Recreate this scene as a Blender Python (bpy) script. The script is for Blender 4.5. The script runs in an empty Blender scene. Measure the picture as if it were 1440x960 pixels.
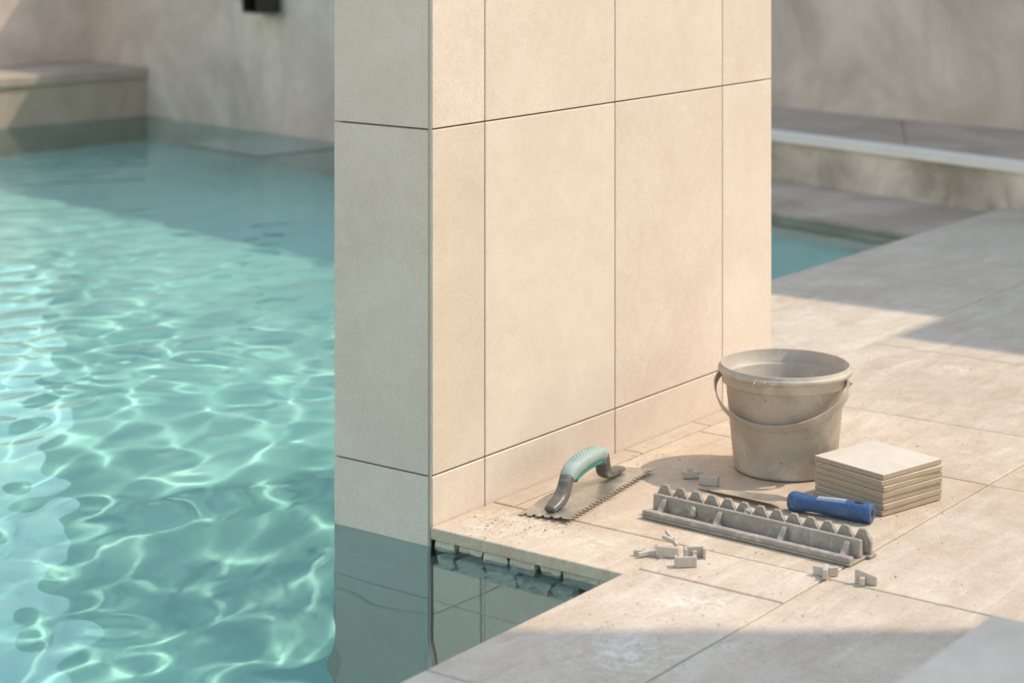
import bpy, bmesh, math, random
import numpy as np
from mathutils import Vector, Matrix, noise as mnoise
random.seed(7)
R = math.radians
scene = bpy.context.scene
COL = scene.collection

# ------------------------------------------------------------------ camera, world, sun, exposure
# X runs along the pillar's sunlit face, Y along its shaded end, origin = pillar's front corner on the deck.
YAW = math.atan2(2114, 2840)
SA, CA = math.sin(YAW), math.cos(YAW)
CAM = Vector((-2.483, -2.009, 1.0))
FPX, HOR, CX = 2840.0, -150.0, 720.0            # focal length, horizon and centre in photo pixels (level shift lens)
cd = bpy.data.cameras.new('camera')
cam = bpy.data.objects.new('camera', cd); COL.objects.link(cam)
cam.location = CAM
cam.rotation_euler = (R(90), 0, math.atan2(-CA, SA))
cd.sensor_width = 36; cd.lens = FPX / 1440 * 36
cd.shift_y = (HOR - 480) / 1440
cd.clip_start = 0.05; cd.clip_end = 600
cd.dof.use_dof = True; cd.dof.focus_distance = 3.32; cd.dof.aperture_fstop = 4.2
scene.camera = cam

SUN_ELEV, SUN_OFF = R(50.5), R(12.5)
sr, sf = math.cos(SUN_OFF), math.sin(SUN_OFF)                 # towards the sun: camera right, camera forward
SUNH = Vector((sr * SA + sf * CA, -sr * CA + sf * SA))         # horizontal unit vector towards the sun (X, Y)
SHIFT = SUNH / math.tan(SUN_ELEV)                              # caster offset per metre of height
world = bpy.data.worlds.new('World'); scene.world = world; world.use_nodes = True
wn = world.node_tree.nodes; wl = world.node_tree.links
wn.clear()
sky = wn.new('ShaderNodeTexSky'); sky.sky_type = 'NISHITA'; sky.sun_disc = False
sky.sun_elevation = SUN_ELEV; sky.sun_rotation = math.atan2(SUNH.x, SUNH.y)
sky.air_density = 2.2; sky.dust_density = 0.9; sky.ozone_density = 0.4
bg = wn.new('ShaderNodeBackground'); bg.inputs['Strength'].default_value = 0.15
wo = wn.new('ShaderNodeOutputWorld')
wl.new(sky.outputs[0], bg.inputs[0]); wl.new(bg.outputs[0], wo.inputs[0])
sd = bpy.data.lights.new('sun', 'SUN'); sd.energy = 2.0; sd.angle = R(0.6); sd.color = (1.0, 0.87, 0.69)
sun = bpy.data.objects.new('sun', sd); COL.objects.link(sun)
sdir = Vector((SUNH.x * math.cos(SUN_ELEV), SUNH.y * math.cos(SUN_ELEV), math.sin(SUN_ELEV)))
sun.rotation_euler = sdir.to_track_quat('Z', 'Y').to_euler(); sun.location = sdir * 20
try: sd.cycles.is_caustics_light = True
except Exception as e: print('no caustics light', e)

scene.render.engine = 'CYCLES'
cy = scene.cycles
cy.use_denoising = True
cy.max_bounces = 12; cy.diffuse_bounces = 4; cy.glossy_bounces = 4; cy.transmission_bounces = 8; cy.transparent_max_bounces = 8
cy.caustics_reflective = False; cy.caustics_refractive = True
cy.sample_clamp_indirect = 4.0; cy.sample_clamp_direct = 0
scene.view_settings.view_transform = 'Standard'
scene.view_settings.look = 'None'
scene.view_settings.gamma = 1.0
scene.view_settings.exposure = 0.90
scene.view_settings.use_curve_mapping = False

# ------------------------------------------------------------------ helpers
def CP(x, z):
    """camera right / forward metres -> world XY"""
    return Vector((CAM.x + x * SA + z * CA, CAM.y - x * CA + z * SA))
def G(px, py, h=0.0):
    """photo pixel on the horizontal plane at height h -> world XYZ"""
    z = FPX * (1.0 - h) / (py - HOR)
    p = CP((px - CX) / FPX * z, z)
    return Vector((p.x, p.y, h))

def tag(o, label=None, cat=None, group=None, kind=None):
    if label: o['label'] = label
    if cat: o['category'] = cat
    if group: o['group'] = group
    if kind: o['kind'] = kind
    return o
def link(name, me, mat=None, parent=None, loc=None, rot=None, smooth=False):
    o = bpy.data.objects.new(name, me)
    COL.objects.link(o)
    if mat is not None and len(me.materials) == 0: me.materials.append(mat)
    if parent is not None: o.parent = parent
    if loc is not None: o.location = loc
    if rot is not None: o.rotation_euler = rot
    if smooth:
        for p in me.polygons: p.use_smooth = True
    return o
def from_bm(name, bm, mat=None, parent=None, loc=None, rot=None, smooth=False):
    bmesh.ops.recalc_face_normals(bm, faces=bm.faces)
    me = bpy.data.meshes.new(name); bm.to_mesh(me); bm.free()
    return link(name, me, mat, parent, loc, rot, smooth)
def empty(name, loc=(0, 0, 0), rz=0.0):
    o = bpy.data.objects.new(name, None); COL.objects.link(o)
    o.location = loc; o.rotation_euler = (0, 0, rz); o.empty_display_size = 0.05
    return o
def bm_box(bm, x0, x1, y0, y1, z0, z1, bev=0.0, seg=1):
    vs = [bm.verts.new(p) for p in ((x0,y0,z0),(x1,y0,z0),(x1,y1,z0),(x0,y1,z0),(x0,y0,z1),(x1,y0,z1),(x1,y1,z1),(x0,y1,z1))]
    fs = [bm.faces.new([vs[i] for i in f]) for f in ((0,3,2,1),(4,5,6,7),(0,1,5,4),(1,2,6,5),(2,3,7,6),(3,0,4,7))]
    if bev > 0:
        es = list({e for f in fs for e in f.edges})
        bmesh.ops.bevel(bm, geom=es, offset=bev, segments=seg, profile=0.5, affect='EDGES')
def box(name, x0, x1, y0, y1, z0, z1, mat, parent=None, bev=0.0, seg=1):
    bm = bmesh.new()
    cx, cyy, cz = (x0+x1)/2, (y0+y1)/2, (z0+z1)/2
    bm_box(bm, x0-cx, x1-cx, y0-cyy, y1-cyy, z0-cz, z1-cz, bev, seg)
    return from_bm(name, bm, mat, parent, (cx, cyy, cz))
def bm_prism(bm, pts, z0, z1):
    """pts: XY polygon (list of 2-tuples), extruded z0..z1"""
    a = [bm.verts.new((p[0], p[1], z0)) for p in pts]
    b = [bm.verts.new((p[0], p[1], z1)) for p in pts]
    n = len(pts)
    bm.faces.new(a[::-1]); bm.faces.new(b)
    for i in range(n): bm.faces.new((a[i], a[(i+1) % n], b[(i+1) % n], b[i]))
def prism(name, pts, z0, z1, mat, parent=None, bev=0.0):
    bm = bmesh.new(); bm_prism(bm, pts, z0, z1)
    if bev > 0: bmesh.ops.bevel(bm, geom=list(bm.edges), offset=bev, segments=2, profile=0.5, affect='EDGES')
    return from_bm(name, bm, mat, parent)
def lathe(name, prof, mat, parent=None, seg=72, loc=None, close=False):
    bm = bmesh.new(); rings = []
    for r, z in prof:
        if r < 1e-6: rings.append([bm.verts.new((0, 0, z))])
        else: rings.append([bm.verts.new((r*math.cos(2*math.pi*i/seg), r*math.sin(2*math.pi*i/seg), z)) for i in range(seg)])
    for a, b in zip(rings[:-1], rings[1:]):
        for i in range(seg):
            j = (i+1) % seg
            if len(a) == 1 and len(b) == 1: continue
            if len(a) == 1: bm.faces.new((a[0], b[j], b[i]))
            elif len(b) == 1: bm.faces.new((a[i], a[j], b[0]))
            else: bm.faces.new((a[i], a[j], b[j], b[i]))
    o = from_bm(name, bm, mat, parent, loc, smooth=True)
    return o
def sweep(bm, path, dims, up=Vector((0, 1, 0)), n=16, power=2.6, caps=True):
    """superellipse section (a across 'side', b across 'up-ish') swept along path; up = fixed side vector"""
    rings = []
    L = len(path)
    for i, p in enumerate(path):
        t = (path[min(i+1, L-1)] - path[max(i-1, 0)]).normalized()
        side = (up - t * up.dot(t)).normalized()
        nrm = side.cross(t).normalized()
        a, b = dims[i]
        ring = []
        for k in range(n):
            th = 2*math.pi*k/n
            c, s = math.cos(th), math.sin(th)
            ring.append(bm.verts.new(p + side*(a*math.copysign(abs(c)**(2/power), c)) + nrm*(b*math.copysign(abs(s)**(2/power), s))))
        rings.append(ring)
    for A, B in zip(rings[:-1], rings[1:]):
        for k in range(n): bm.faces.new((A[k], A[(k+1) % n], B[(k+1) % n], B[k]))
    if caps: bm.faces.new(rings[0][::-1]); bm.faces.new(rings[-1])
def smooth_path(ctrl, n):
    """Catmull-Rom through rows of floats"""
    c = [np.array(x, float) for x in ctrl]; c = [2*c[0]-c[1]] + c + [2*c[-1]-c[-2]]
    out = []; m = len(c) - 3
    for i in range(n):
        t = i/(n-1)*m; k = min(int(t), m-1); u = t-k
        p0, p1, p2, p3 = c[k:k+4]
        out.append(0.5*((2*p1)+(-p0+p2)*u+(2*p0-5*p1+4*p2-p3)*u*u+(-p0+3*p1-3*p2+p3)*u**3))
    return out
def receiver(o):
    try: o.cycles.is_caustics_receiver = True
    except Exception as e: print('no receiver', e)
    return o

# ------------------------------------------------------------------ materials
class NT:
    def __init__(s, name):
        s.m = bpy.data.materials.new(name); s.m.use_nodes = True
        s.t = s.m.node_tree; s.t.nodes.clear()
        s.out = s.t.nodes.new('ShaderNodeOutputMaterial')
        s.b = s.t.nodes.new('ShaderNodeBsdfPrincipled')
        s.t.links.new(s.b.outputs[0], s.out.inputs[0])
        s.geo = s.t.nodes.new('ShaderNodeNewGeometry')
        s.tc = s.t.nodes.new('ShaderNodeTexCoord')
        s.oi = s.t.nodes.new('ShaderNodeObjectInfo')
        s.P = s.geo.outputs['Position']; s.O = s.tc.outputs['Object']
    def n(s, t, **kw):
        nd = s.t.nodes.new(t)
        for k, v in kw.items(): setattr(nd, k, v)
        return nd
    def L(s, a, b): s.t.links.new(a, b)
    def scale(s, vec, sc, off=None):
        mp = s.n('ShaderNodeMapping'); s.L(vec, mp.inputs[0]); mp.inputs['Scale'].default_value = sc
        if off is not None: mp.inputs['Location'].default_value = off
        return mp.outputs[0]
    def noise(s, vec, sc, detail=4, rough=0.55, dist=0.0):
        nd = s.n('ShaderNodeTexNoise'); s.L(vec, nd.inputs['Vector'])
        nd.inputs['Scale'].default_value = sc; nd.inputs['Detail'].default_value = detail
        nd.inputs['Roughness'].default_value = rough; nd.inputs['Distortion'].default_value = dist
        return nd.outputs['Fac']
    def voro(s, vec, sc, feature='F1', rnd=1.0):
        nd = s.n('ShaderNodeTexVoronoi', feature=feature); s.L(vec, nd.inputs['Vector'])
        nd.inputs['Scale'].default_value = sc; nd.inputs['Randomness'].default_value = rnd
        return nd.outputs['Distance']
    def ramp(s, f, stops):
        nd = s.n('ShaderNodeValToRGB'); s.L(f, nd.inputs[0])
        el = nd.color_ramp.elements
        while len(el) < len(stops): el.new(0.5)
        for e, (p, c) in zip(el, stops):
            e.position = p; e.color = (c, c, c, 1) if isinstance(c, (int, float)) else (*c, 1)
        return nd.outputs[0]
    def mix(s, f, a, b, blend='MIX'):
        nd = s.n('ShaderNodeMix', data_type='RGBA', blend_type=blend)
        for sock, v in ((nd.inputs[0], f), (nd.inputs[6], a), (nd.inputs[7], b)):
            if isinstance(v, (int, float)): sock.default_value = v
            elif isinstance(v, tuple): sock.default_value = (*v, 1)
            else: s.L(v, sock)
        return nd.outputs[2]
    def math(s, op, a, b=0.0, clamp=False):
        nd = s.n('ShaderNodeMath', operation=op, use_clamp=clamp)
        for sock, v in ((nd.inputs[0], a), (nd.inputs[1], b)):
            if isinstance(v, (int, float)): sock.default_value = v
            else: s.L(v, sock)
        return nd.outputs[0]
    def spot(s, centre, rad, soft=0.5):
        """0..1 blob round a world position: a stain with a place of its own"""
        nd = s.n('ShaderNodeVectorMath', operation='DISTANCE'); s.L(s.P, nd.inputs[0]); nd.inputs[1].default_value = centre
        r = s.n('ShaderNodeMapRange', clamp=True); s.L(nd.outputs['Value'], r.inputs[0])
        r.inputs[1].default_value = rad; r.inputs[2].default_value = rad*soft*0.3; r.inputs[3].default_value = 0; r.inputs[4].default_value = 1
        return r.outputs[0]
    def bump(s, h, dist=0.002, strength=0.5, chain=None):
        nd = s.n('ShaderNodeBump'); s.L(h, nd.inputs['Height'])
        nd.inputs['Distance'].default_value = dist; nd.inputs['Strength'].default_value = strength
        if chain is not None: s.L(chain, nd.inputs['Normal'])
        return nd.outputs[0]
    def done(s, col=None, rough=None, normal=None, metal=0.0, spec=None):
        for sock, v in ((s.b.inputs['Base Color'], col), (s.b.inputs['Roughness'], rough)):
            if v is None: continue
            if isinstance(v, (int, float)): sock.default_value = v
            elif isinstance(v, tuple): sock.default_value = (*v, 1)
            else: s.L(v, sock)
        if normal is not None: s.L(normal, s.b.inputs['Normal'])
        s.b.inputs['Metallic'].default_value = metal
        if spec is not None: s.b.inputs['Specular IOR Level'].default_value = spec
        return s.m

def mat_deck():
    k = NT('deck_limestone')
    # per-tile shift of the pattern so that no two tiles carry the same figure
    sh = k.n('ShaderNodeVectorMath', operation='MULTIPLY_ADD')
    cmb = k.n('ShaderNodeCombineXYZ'); k.L(k.oi.outputs['Random'], cmb.inputs[0]); k.L(k.oi.outputs['Random'], cmb.inputs[1]); k.L(k.oi.outputs['Random'], cmb.inputs[2])
    k.L(cmb.outputs[0], sh.inputs[0]); sh.inputs[1].default_value = (17.3, 9.1, 5.7); k.L(k.P, sh.inputs[2])
    V = sh.outputs[0]
    big = k.noise(V, 3.2, 5, 0.6, 0.6)
    vein = k.noise(k.scale(V, (2.2, 9.0, 6.0)), 2.6, 8, 0.68, 0.9)
    fine = k.noise(V, 160, 3, 0.7)
    c = k.mix(k.ramp(big, [(0.32, 0.0), (0.7, 1.0)]), (0.50, 0.405, 0.325), (0.60, 0.505, 0.415))
    c = k.mix(k.math('MULTIPLY', k.ramp(vein, [(0.46, 0.0), (0.70, 1.0)]), 0.75), c, (0.46, 0.345, 0.255))
    c = k.mix(k.math('MULTIPLY', k.ramp(vein, [(0.28, 1.0), (0.44, 0.0)]), 0.6), c, (0.67, 0.585, 0.50))
    c = k.mix(0.6, c, k.ramp(fine, [(0.28, 0.30), (0.72, 0.68)]), 'SOFT_LIGHT')
    c = k.mix(0.5, c, k.ramp(k.noise(V, 26, 6, 0.7, 0.4), [(0.3, 0.34), (0.7, 0.64)]), 'SOFT_LIGHT')
    tone = k.ramp(k.oi.outputs['Random'], [(0.0, (0.90, 0.89, 0.87)), (0.5, (1.0, 1.0, 1.0)), (1.0, (0.96, 0.93, 0.88))])
    c = k.mix(1.0, c, tone, 'MULTIPLY')
    # pits and grit trodden into the surface
    pit = k.voro(V, 95); pm = k.math('MULTIPLY', k.ramp(pit, [(0.05, 1.0), (0.13, 0.0)]), k.ramp(k.noise(V, 7, 3), [(0.52, 0.0), (0.66, 1.0)]))
    c = k.mix(k.math('MULTIPLY', pm, 0.75), c, (0.20, 0.15, 0.11))
    # brown dirt smears
    dirt = k.noise(k.scale(k.P, (1, 1, 1), (3.1, 8.2, 0)), 1.7, 7, 0.66, 1.2)
    c = k.mix(k.math('MULTIPLY', k.ramp(dirt, [(0.54, 0.0), (0.72, 1.0)]), 0.42), c, (0.33, 0.23, 0.145))
    # dried adhesive haze, with places of its own
    sm = k.noise(k.scale(k.P, (1.0, 1.0, 1.0)), 38, 6, 0.7, 1.5)
    for (px, py, r, a) in ((975, 845, 0.075, .8), (880, 918, 0.12, .9), (1020, 905, 0.05, .6), (700, 728, 0.06, .75), (672, 741, 0.05, .8), (840, 765, 0.06, .6), (1210, 395, 0.10, .5), (1345, 520, 0.07, .7), (760, 745, 0.09, .5)):
        f = k.math('MULTIPLY', k.spot(G(px, py), r), k.ramp(sm, [(0.46, 0.0), (0.62, a)]))
        c = k.mix(f, c, (0.70, 0.66, 0.60))
    nb = k.bump(vein, 0.0025, 0.35)
    nb = k.bump(fine, 0.0008, 0.5, nb)
    nb = k.bump(k.math('SUBTRACT', 1.0, pm), 0.0012, 0.6, nb)
    return k.done(c, k.ramp(vein, [(0.3, 0.62), (0.7, 0.48)]), nb, spec=0.35)

def mat_panel():
    k = NT('porcelain_panel')
    cmb = k.n('ShaderNodeCombineXYZ')
    for i in range(3): k.L(k.oi.outputs['Random'], cmb.inputs[i])
    sh = k.n('ShaderNodeVectorMath', operation='MULTIPLY_ADD'); k.L(cmb.outputs[0], sh.inputs[0]); sh.inputs[1].default_value = (31.0, 13.0, 7.0); k.L(k.P, sh.inputs[2])
    V = sh.outputs[0]
    cl = k.noise(V, 4.5, 6, 0.62, 0.5); fine = k.noise(V, 260, 3, 0.75); md = k.noise(V, 42, 5, 0.6)
    c = k.mix(k.ramp(cl, [(0.3, 0.0), (0.72, 1.0)]), (0.63, 0.532, 0.465), (0.705, 0.612, 0.545))
    c = k.mix(0.35, c, k.ramp(md, [(0.3, 0.38), (0.7, 0.62)]), 'SOFT_LIGHT')
    c = k.mix(0.7, c, k.ramp(fine, [(0.3, 0.32), (0.7, 0.66)]), 'SOFT_LIGHT')
    tone = k.ramp(k.oi.outputs['Random'], [(0.0, (0.94, 0.92, 0.895)), (1.0, (1.02, 1.015, 1.01))])
    c = k.mix(1.0, c, tone, 'MULTIPLY')
    nb = k.bump(fine, 0.0005, 0.4); nb = k.bump(md, 0.0008, 0.2, nb)
    return k.done(c, 0.55, nb, spec=0.35)

def mat_concrete(name, base, dark, streak=0.5, sc=1.0):
    k = NT(name)
    a = k.noise(k.P, 1.6*sc, 8, 0.66, 0.7); b = k.noise(k.P, 7*sc, 6, 0.65, 0.4); f = k.noise(k.P, 120, 3, 0.7)
    st = k.noise(k.scale(k.P, (5.0, 5.0, 0.7)), 1.6, 6, 0.6, 0.6)
    c = k.mix(k.ramp(a, [(0.38, 0.0), (0.62, 1.0)]), dark, base)
    c = k.mix(k.math('MULTIPLY', k.ramp(b, [(0.5, 0.0), (0.75, 1.0)]), 0.5), c, tuple(x*0.72 for x in base))
    c = k.mix(k.math('MULTIPLY', k.ramp(st, [(0.5, 0.0), (0.78, 1.0)]), streak), c, tuple(x*0.6 for x in base))
    c = k.mix(0.3, c, k.ramp(f, [(0.3, 0.36), (0.7, 0.64)]), 'SOFT_LIGHT')
    nb = k.bump(b, 0.004, 0.4); nb = k.bump(f, 0.001, 0.5, nb)
    return k.done(c, 0.8, nb, spec=0.25)

def mat_plain(name, col, rough=0.5, var=0.25, sc=40.0, metal=0.0, bump=0.0008, dust=None, spec=None):
    k = NT(name)
    a = k.noise(k.O, sc, 5, 0.65, 0.3); f = k.noise(k.O, sc*7, 3, 0.7)
    c = k.mix(k.ramp(a, [(0.3, 0.0), (0.7, 1.0)]), tuple(x*(1-var) for x in col), tuple(min(1, x*(1+var*0.6)) for x in col))
    if dust:
        d = k.noise(k.scale(k.O, (1, 1, 1), (5, 3, 1)), sc*0.8, 7, 0.72, 1.0)
        c = k.mix(k.math('MULTIPLY', k.ramp(d, [(0.52, 0.0), (0.66, 1.0)]), dust[1]), c, dust[0])
    r = k.ramp(a, [(0.3, max(0.05, rough-0.1)), (0.7, min(1, rough+0.12))])
    nb = k.bump(f, bump, 0.5)
    return k.done(c, r, nb, metal, spec)

def mat_water():
    m = bpy.data.materials.new('pool_water'); m.use_nodes = True
    t = m.node_tree; t.nodes.clear()
    out = t.nodes.new('ShaderNodeOutputMaterial'); g = t.nodes.new('ShaderNodeBsdfGlass')
    g.inputs['IOR'].default_value = 1.33; g.inputs['Roughness'].default_value = 0.0
    g.inputs['Color'].default_value = (0.82, 0.965, 0.99, 1)
    t.links.new(g.outputs[0], out.inputs[0])
    return m
def mat_poolfloor():
    k = NT('pool_plaster')
    a = k.noise(k.P, 2.2, 6, 0.6, 0.5); f = k.noise(k.P, 30, 4, 0.6)
    c = k.mix(k.ramp(a, [(0.3, 0.0), (0.7, 1.0)]), (0.45, 0.73, 0.61), (0.57, 0.83, 0.70))
    c = k.mix(0.25, c, k.ramp(f, [(0.3, 0.4), (0.7, 0.6)]), 'SOFT_LIGHT')
    return k.done(c, 0.8, None, spec=0.2)

M = dict(
    deck=mat_deck(), panel=mat_panel(), water=mat_water(), plaster=mat_poolfloor(),
    grout=mat_plain('grout', (0.46, 0.385, 0.30), 0.9, 0.2, 30),
    joint=mat_plain('panel_joint', (0.27, 0.215, 0.16), 0.9, 0.2, 30),
    trim=mat_plain('trim_metal', (0.36, 0.35, 0.33), 0.45, 0.12, 20, metal=0.4),
    wall=mat_concrete('wall_concrete', (0.70, 0.56, 0.485), (0.46, 0.36, 0.305)),
    riser=mat_concrete('riser_concrete', (0.72, 0.58, 0.485), (0.34, 0.26, 0.20), 0.8, 2.0),
    bench=mat_concrete('bench_stone', (0.44, 0.345, 0.275), (0.30, 0.245, 0.19), 0.5),
    shelf=mat_concrete('shelf_stone', (0.50, 0.385, 0.31), (0.36, 0.27, 0.21), 0.2, 2.0),
    white=mat_plain('white_stone', (0.78, 0.68, 0.62), 0.5, 0.06, 12),
    mortar=mat_concrete('mortar', (0.72, 0.63, 0.56), (0.56, 0.48, 0.42), 0.2, 6.0),
    block=mat_concrete('block_stone', (0.70, 0.565, 0.465), (0.62, 0.50, 0.40), 0.1, 1.5),
    render=mat_plain('white_render', (0.80, 0.79, 0.77), 0.85, 0.05, 2),
    canopy=mat_plain('canopy_concrete', (0.50, 0.47, 0.42), 0.85, 0.1, 3),
    ground=mat_plain('dry_ground', (0.34, 0.29, 0.22), 0.95, 0.25, 2),
    clad=mat_plain('dark_cladding', (0.16, 0.135, 0.105), 0.8, 0.3, 2),
    dark=mat_plain('dark_steel', (0.055, 0.05, 0.045), 0.45, 0.2, 20, metal=0.6),
    bucket=mat_plain('bucket_plastic', (0.43, 0.36, 0.305), 0.5, 0.22, 11, dust=((0.58, 0.52, 0.45), 0.6)),
    splash=mat_plain('dried_splash', (0.13, 0.105, 0.085), 0.9, 0.2, 30),
    blue=mat_plain('blue_plastic', (0.028, 0.080, 0.205), 0.42, 0.22, 60, dust=((0.17, 0.21, 0.28), 0.35)),
    hole_shade=mat_plain('recess_shade', (0.012, 0.013, 0.016), 0.7, 0.1, 30),  # near-black colour standing in for the shade inside holes
    knurl=mat_plain('pale_knurl', (0.55, 0.58, 0.60), 0.6, 0.1, 60),
    steel=mat_plain('blade_steel', (0.62, 0.575, 0.51), 0.30, 0.18, 26, metal=0.75, dust=((0.36, 0.31, 0.25), 0.6)),
    teal=mat_plain('pale_teal_rubber', (0.29, 0.365, 0.345), 0.6, 0.12, 40, dust=((0.46, 0.47, 0.43), 0.5)),
    teal2=mat_plain('teal_plastic', (0.045, 0.24, 0.225), 0.5, 0.15, 40),
    handle=mat_plain('grey_plastic', (0.115, 0.105, 0.095), 0.36, 0.25, 50, dust=((0.30, 0.27, 0.23), 0.5)),
    rail=mat_plain('rail_plastic', (0.30, 0.26, 0.225), 0.6, 0.18, 45, dust=((0.52, 0.48, 0.42), 0.6)),
    clip=mat_plain('clip_plastic', (0.50, 0.43, 0.375), 0.55, 0.12, 60, dust=((0.60, 0.55, 0.48), 0.4)),
    tile=mat_plain('sample_tile_glaze', (0.60, 0.52, 0.44), 0.5, 0.06, 30, bump=0.0003),
    tileb=mat_plain('sample_tile_body', (0.39, 0.30, 0.22), 0.85, 0.12, 50),
    crumb=mat_plain('mortar_crumb', (0.17, 0.14, 0.11), 0.95, 0.4, 20),
)

WATER_Z = -0.032
# ------------------------------------------------------------------ ground beyond the yard
bm = bmesh.new()
B0, B1 = 300.0, None
xi0, xi1, yi0, yi1 = -9.0, 16.0, -14.0, 9.5
for (x0, x1, y0, y1) in ((-B0, B0, yi1, B0), (-B0, B0, -B0, yi0), (-B0, xi0, yi0, yi1), (xi1, B0, yi0, yi1)):
    v = [bm.verts.new(p) for p in ((x0, y0, -.03), (x1, y0, -.03), (x1, y1, -.03), (x0, y1, -.03))]; bm.faces.new(v)
tag(from_bm('ground', bm, M['ground']), kind='structure')
bm = bmesh.new()
v = [bm.verts.new(p) for p in ((xi0, yi0, -2.7), (xi1, yi0, -2.7), (xi1, yi1, -2.7), (xi0, yi1, -2.7))]; bm.faces.new(v)
tag(from_bm('excavation_floor', bm, M['ground']), kind='structure')

# ------------------------------------------------------------------ key lines of the back of the yard (camera metres -> world)
N_ = Vector((-0.719, -0.695))                      # from the back wall towards the pool, camera frame
def CPv(v): return CP(v[0], v[1])
L_corner = Vector((-2.07, 9.78)); L1 = Vector((-1.686, 9.37)); L_end = Vector((-0.2, 7.79))
R_start = Vector((0.40, 8.68)); R1 = Vector((1.034, 8.05)); R2 = Vector((1.838, 7.25)); R_end = Vector((3.6, 5.49))
LW, RW = 1.0, 2.6                                 # wall heights

def wall_strip(name, a, b, thick, z0, z1, mat, parent=None):
    """upright slab from a to b (world XY), thickness to the left of a->b"""
    d = (b - a).normalized(); n = Vector((-d.y, d.x)) * thick
    pts = [a, b, b + n, a + n]
    return prism(name, [(p.x, p.y) for p in pts], z0, z1, mat, parent)

# ------------------------------------------------------------------ pool shell
NOTCH = -0.364                                     # Y of the near pool edge
EDGE_R = 0.575                                     # Y of the deck edge on the far side, right of the pillar
PX0 = -3.6
tagS = lambda o: tag(o, kind='structure')
# floor: deep by the near edge, rising towards the back wall
bm = bmesh.new()
nrmw = (CPv(L1 + N_) - CPv(L1)).normalized()
def floor_z(x, y):
    d = (x - CAM.x)*CA + (y - CAM.y)*SA            # metres from the near bank: deep end first, shelving up to the back
    t = min(1, max(0, (4.9 - d) / 1.1)); t = t*t*(3-2*t)
    u = min(1, max(0, (x - 1.5)/0.9)) * min(1, max(0, (2.3 - y)/0.5))   # shallow ledge beyond the pillar
    return -0.88 - 0.60*t + 0.52*u
nx, ny = 90, 70
gv = [[None]*(ny+1) for _ in range(nx+1)]
for i in range(nx+1):
    for j in range(ny+1):
        x = PX0 - .05 + (6.6 - PX0) * i/nx; y = NOTCH - 0.05 + 7.2*j/ny
        gv[i][j] = bm.verts.new((x, y, floor_z(x, y)))
for i in range(nx):
    for j in range(ny): bm.faces.new((gv[i][j], gv[i+1][j], gv[i+1][j+1], gv[i][j+1]))
receiver(tagS(from_bm('pool_floor', bm, M['plaster'], smooth=True)))

# ------------------------------------------------------------------ deck: slab below, one tile object per paving tile
deck = empty('deck'); tagS(deck)
PILLAR_X1, PILLAR_Y1 = 1.092, 0.2045
def slab(x0, x1, y0, y1, z0=-2.5, z1=-0.0032, name='deck_slab'):
    return receiver(box(name, x0, x1, y0, y1, z0, z1, M['grout'], deck))
slab(PX0 - 3.0, 7.5, -9.0, NOTCH - 0.012)          # near side, camera stands here
slab(0.055, 7.5, NOTCH - 0.0115, -0.0005, z0=-0.0292)   # strip along the pillar's sunlit face, carried over the water
for x0_, y0_, y1_ in ((PILLAR_X1 - 0.06, 0.0, 0.188), (1.432, 0.1885, 0.378), (1.762, 0.3785, EDGE_R - 0.012)):   # beyond the pillar: thin slab stepping out over the water
    slab(x0_, 7.5, y0_, y1_, z0=-0.0292)
slab(PX0 - 5.4, PX0, NOTCH - 0.0115, 9.4)          # far left bank
T = 0.020; GAP = 0.0016
def dtile(x0, x1, y0, y1, z=0.0, t=T):
    # (tiles sit in the mortar bed; grout stands 3 mm below the face)
    dz = random.uniform(-0.0006, 0.0006)
    o = box('paving_tile', x0+GAP, x1-GAP, y0+GAP, y1-GAP, z-t+dz, z+dz, M['deck'], deck, bev=0.0012)
    return o
xsF = [-6.6 + 0.58*i for i in range(11)]
def row(xs, y0, y1):
    for a, b in zip(xs[:-1], xs[1:]): dtile(a, b, y0, y1)
# near-side rows (Y < -0.615)
XF = [-5.02, -4.43, -3.84, -3.25, -2.66, -2.07, -2.5, -1.01, -0.43, 0.158, 0.738, 1.32, 1.90, 2.48, 3.06, 3.64, 4.22]
row(XF, -1.215, -0.615)
for j in range(1, 5):
    off = 0.29 if j % 2 else 0.0
    row([x - off for x in XF], -1.215 - 0.6*j, -0.615 - 0.6*j)
# coping course along the near pool edge
XE = [-5.0, -4.2, -3.4, -2.6, -1.95, -1.2, -0.46, 0.03]
row(XE, -0.615, NOTCH)
dtile(0.03, 0.162, -0.615, -0.372)
coping = dtile(-0.004, 0.162, -0.372, -0.0003, t=0.0185); coping.name = 'coping_tile'
row([0.162, 0.738, 1.062], -0.615, -0.042)
row([0.162, 0.55, 0.785, 1.062], -0.042, -0.0003)
row([1.062, 1.60, 2.18, 2.76, 3.34, 3.92], -0.615, 0.034)
dtile(1.095, 1.42, 0.034, 0.20); dtile(1.42, 2.02, 0.034, 0.39); dtile(1.75, 2.02, 0.39, EDGE_R)
row([2.02, 2.70, 3.30, 3.90], 0.034, EDGE_R)
row([PX0 - 1.2, PX0 - 0.6, PX0], -0.364, 0.2)
for i in range(1, 11): row([PX0 - 1.2, PX0 - 0.6, PX0], 0.2 + 0.6*(i-1), 0.2 + 0.6*i)

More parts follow.
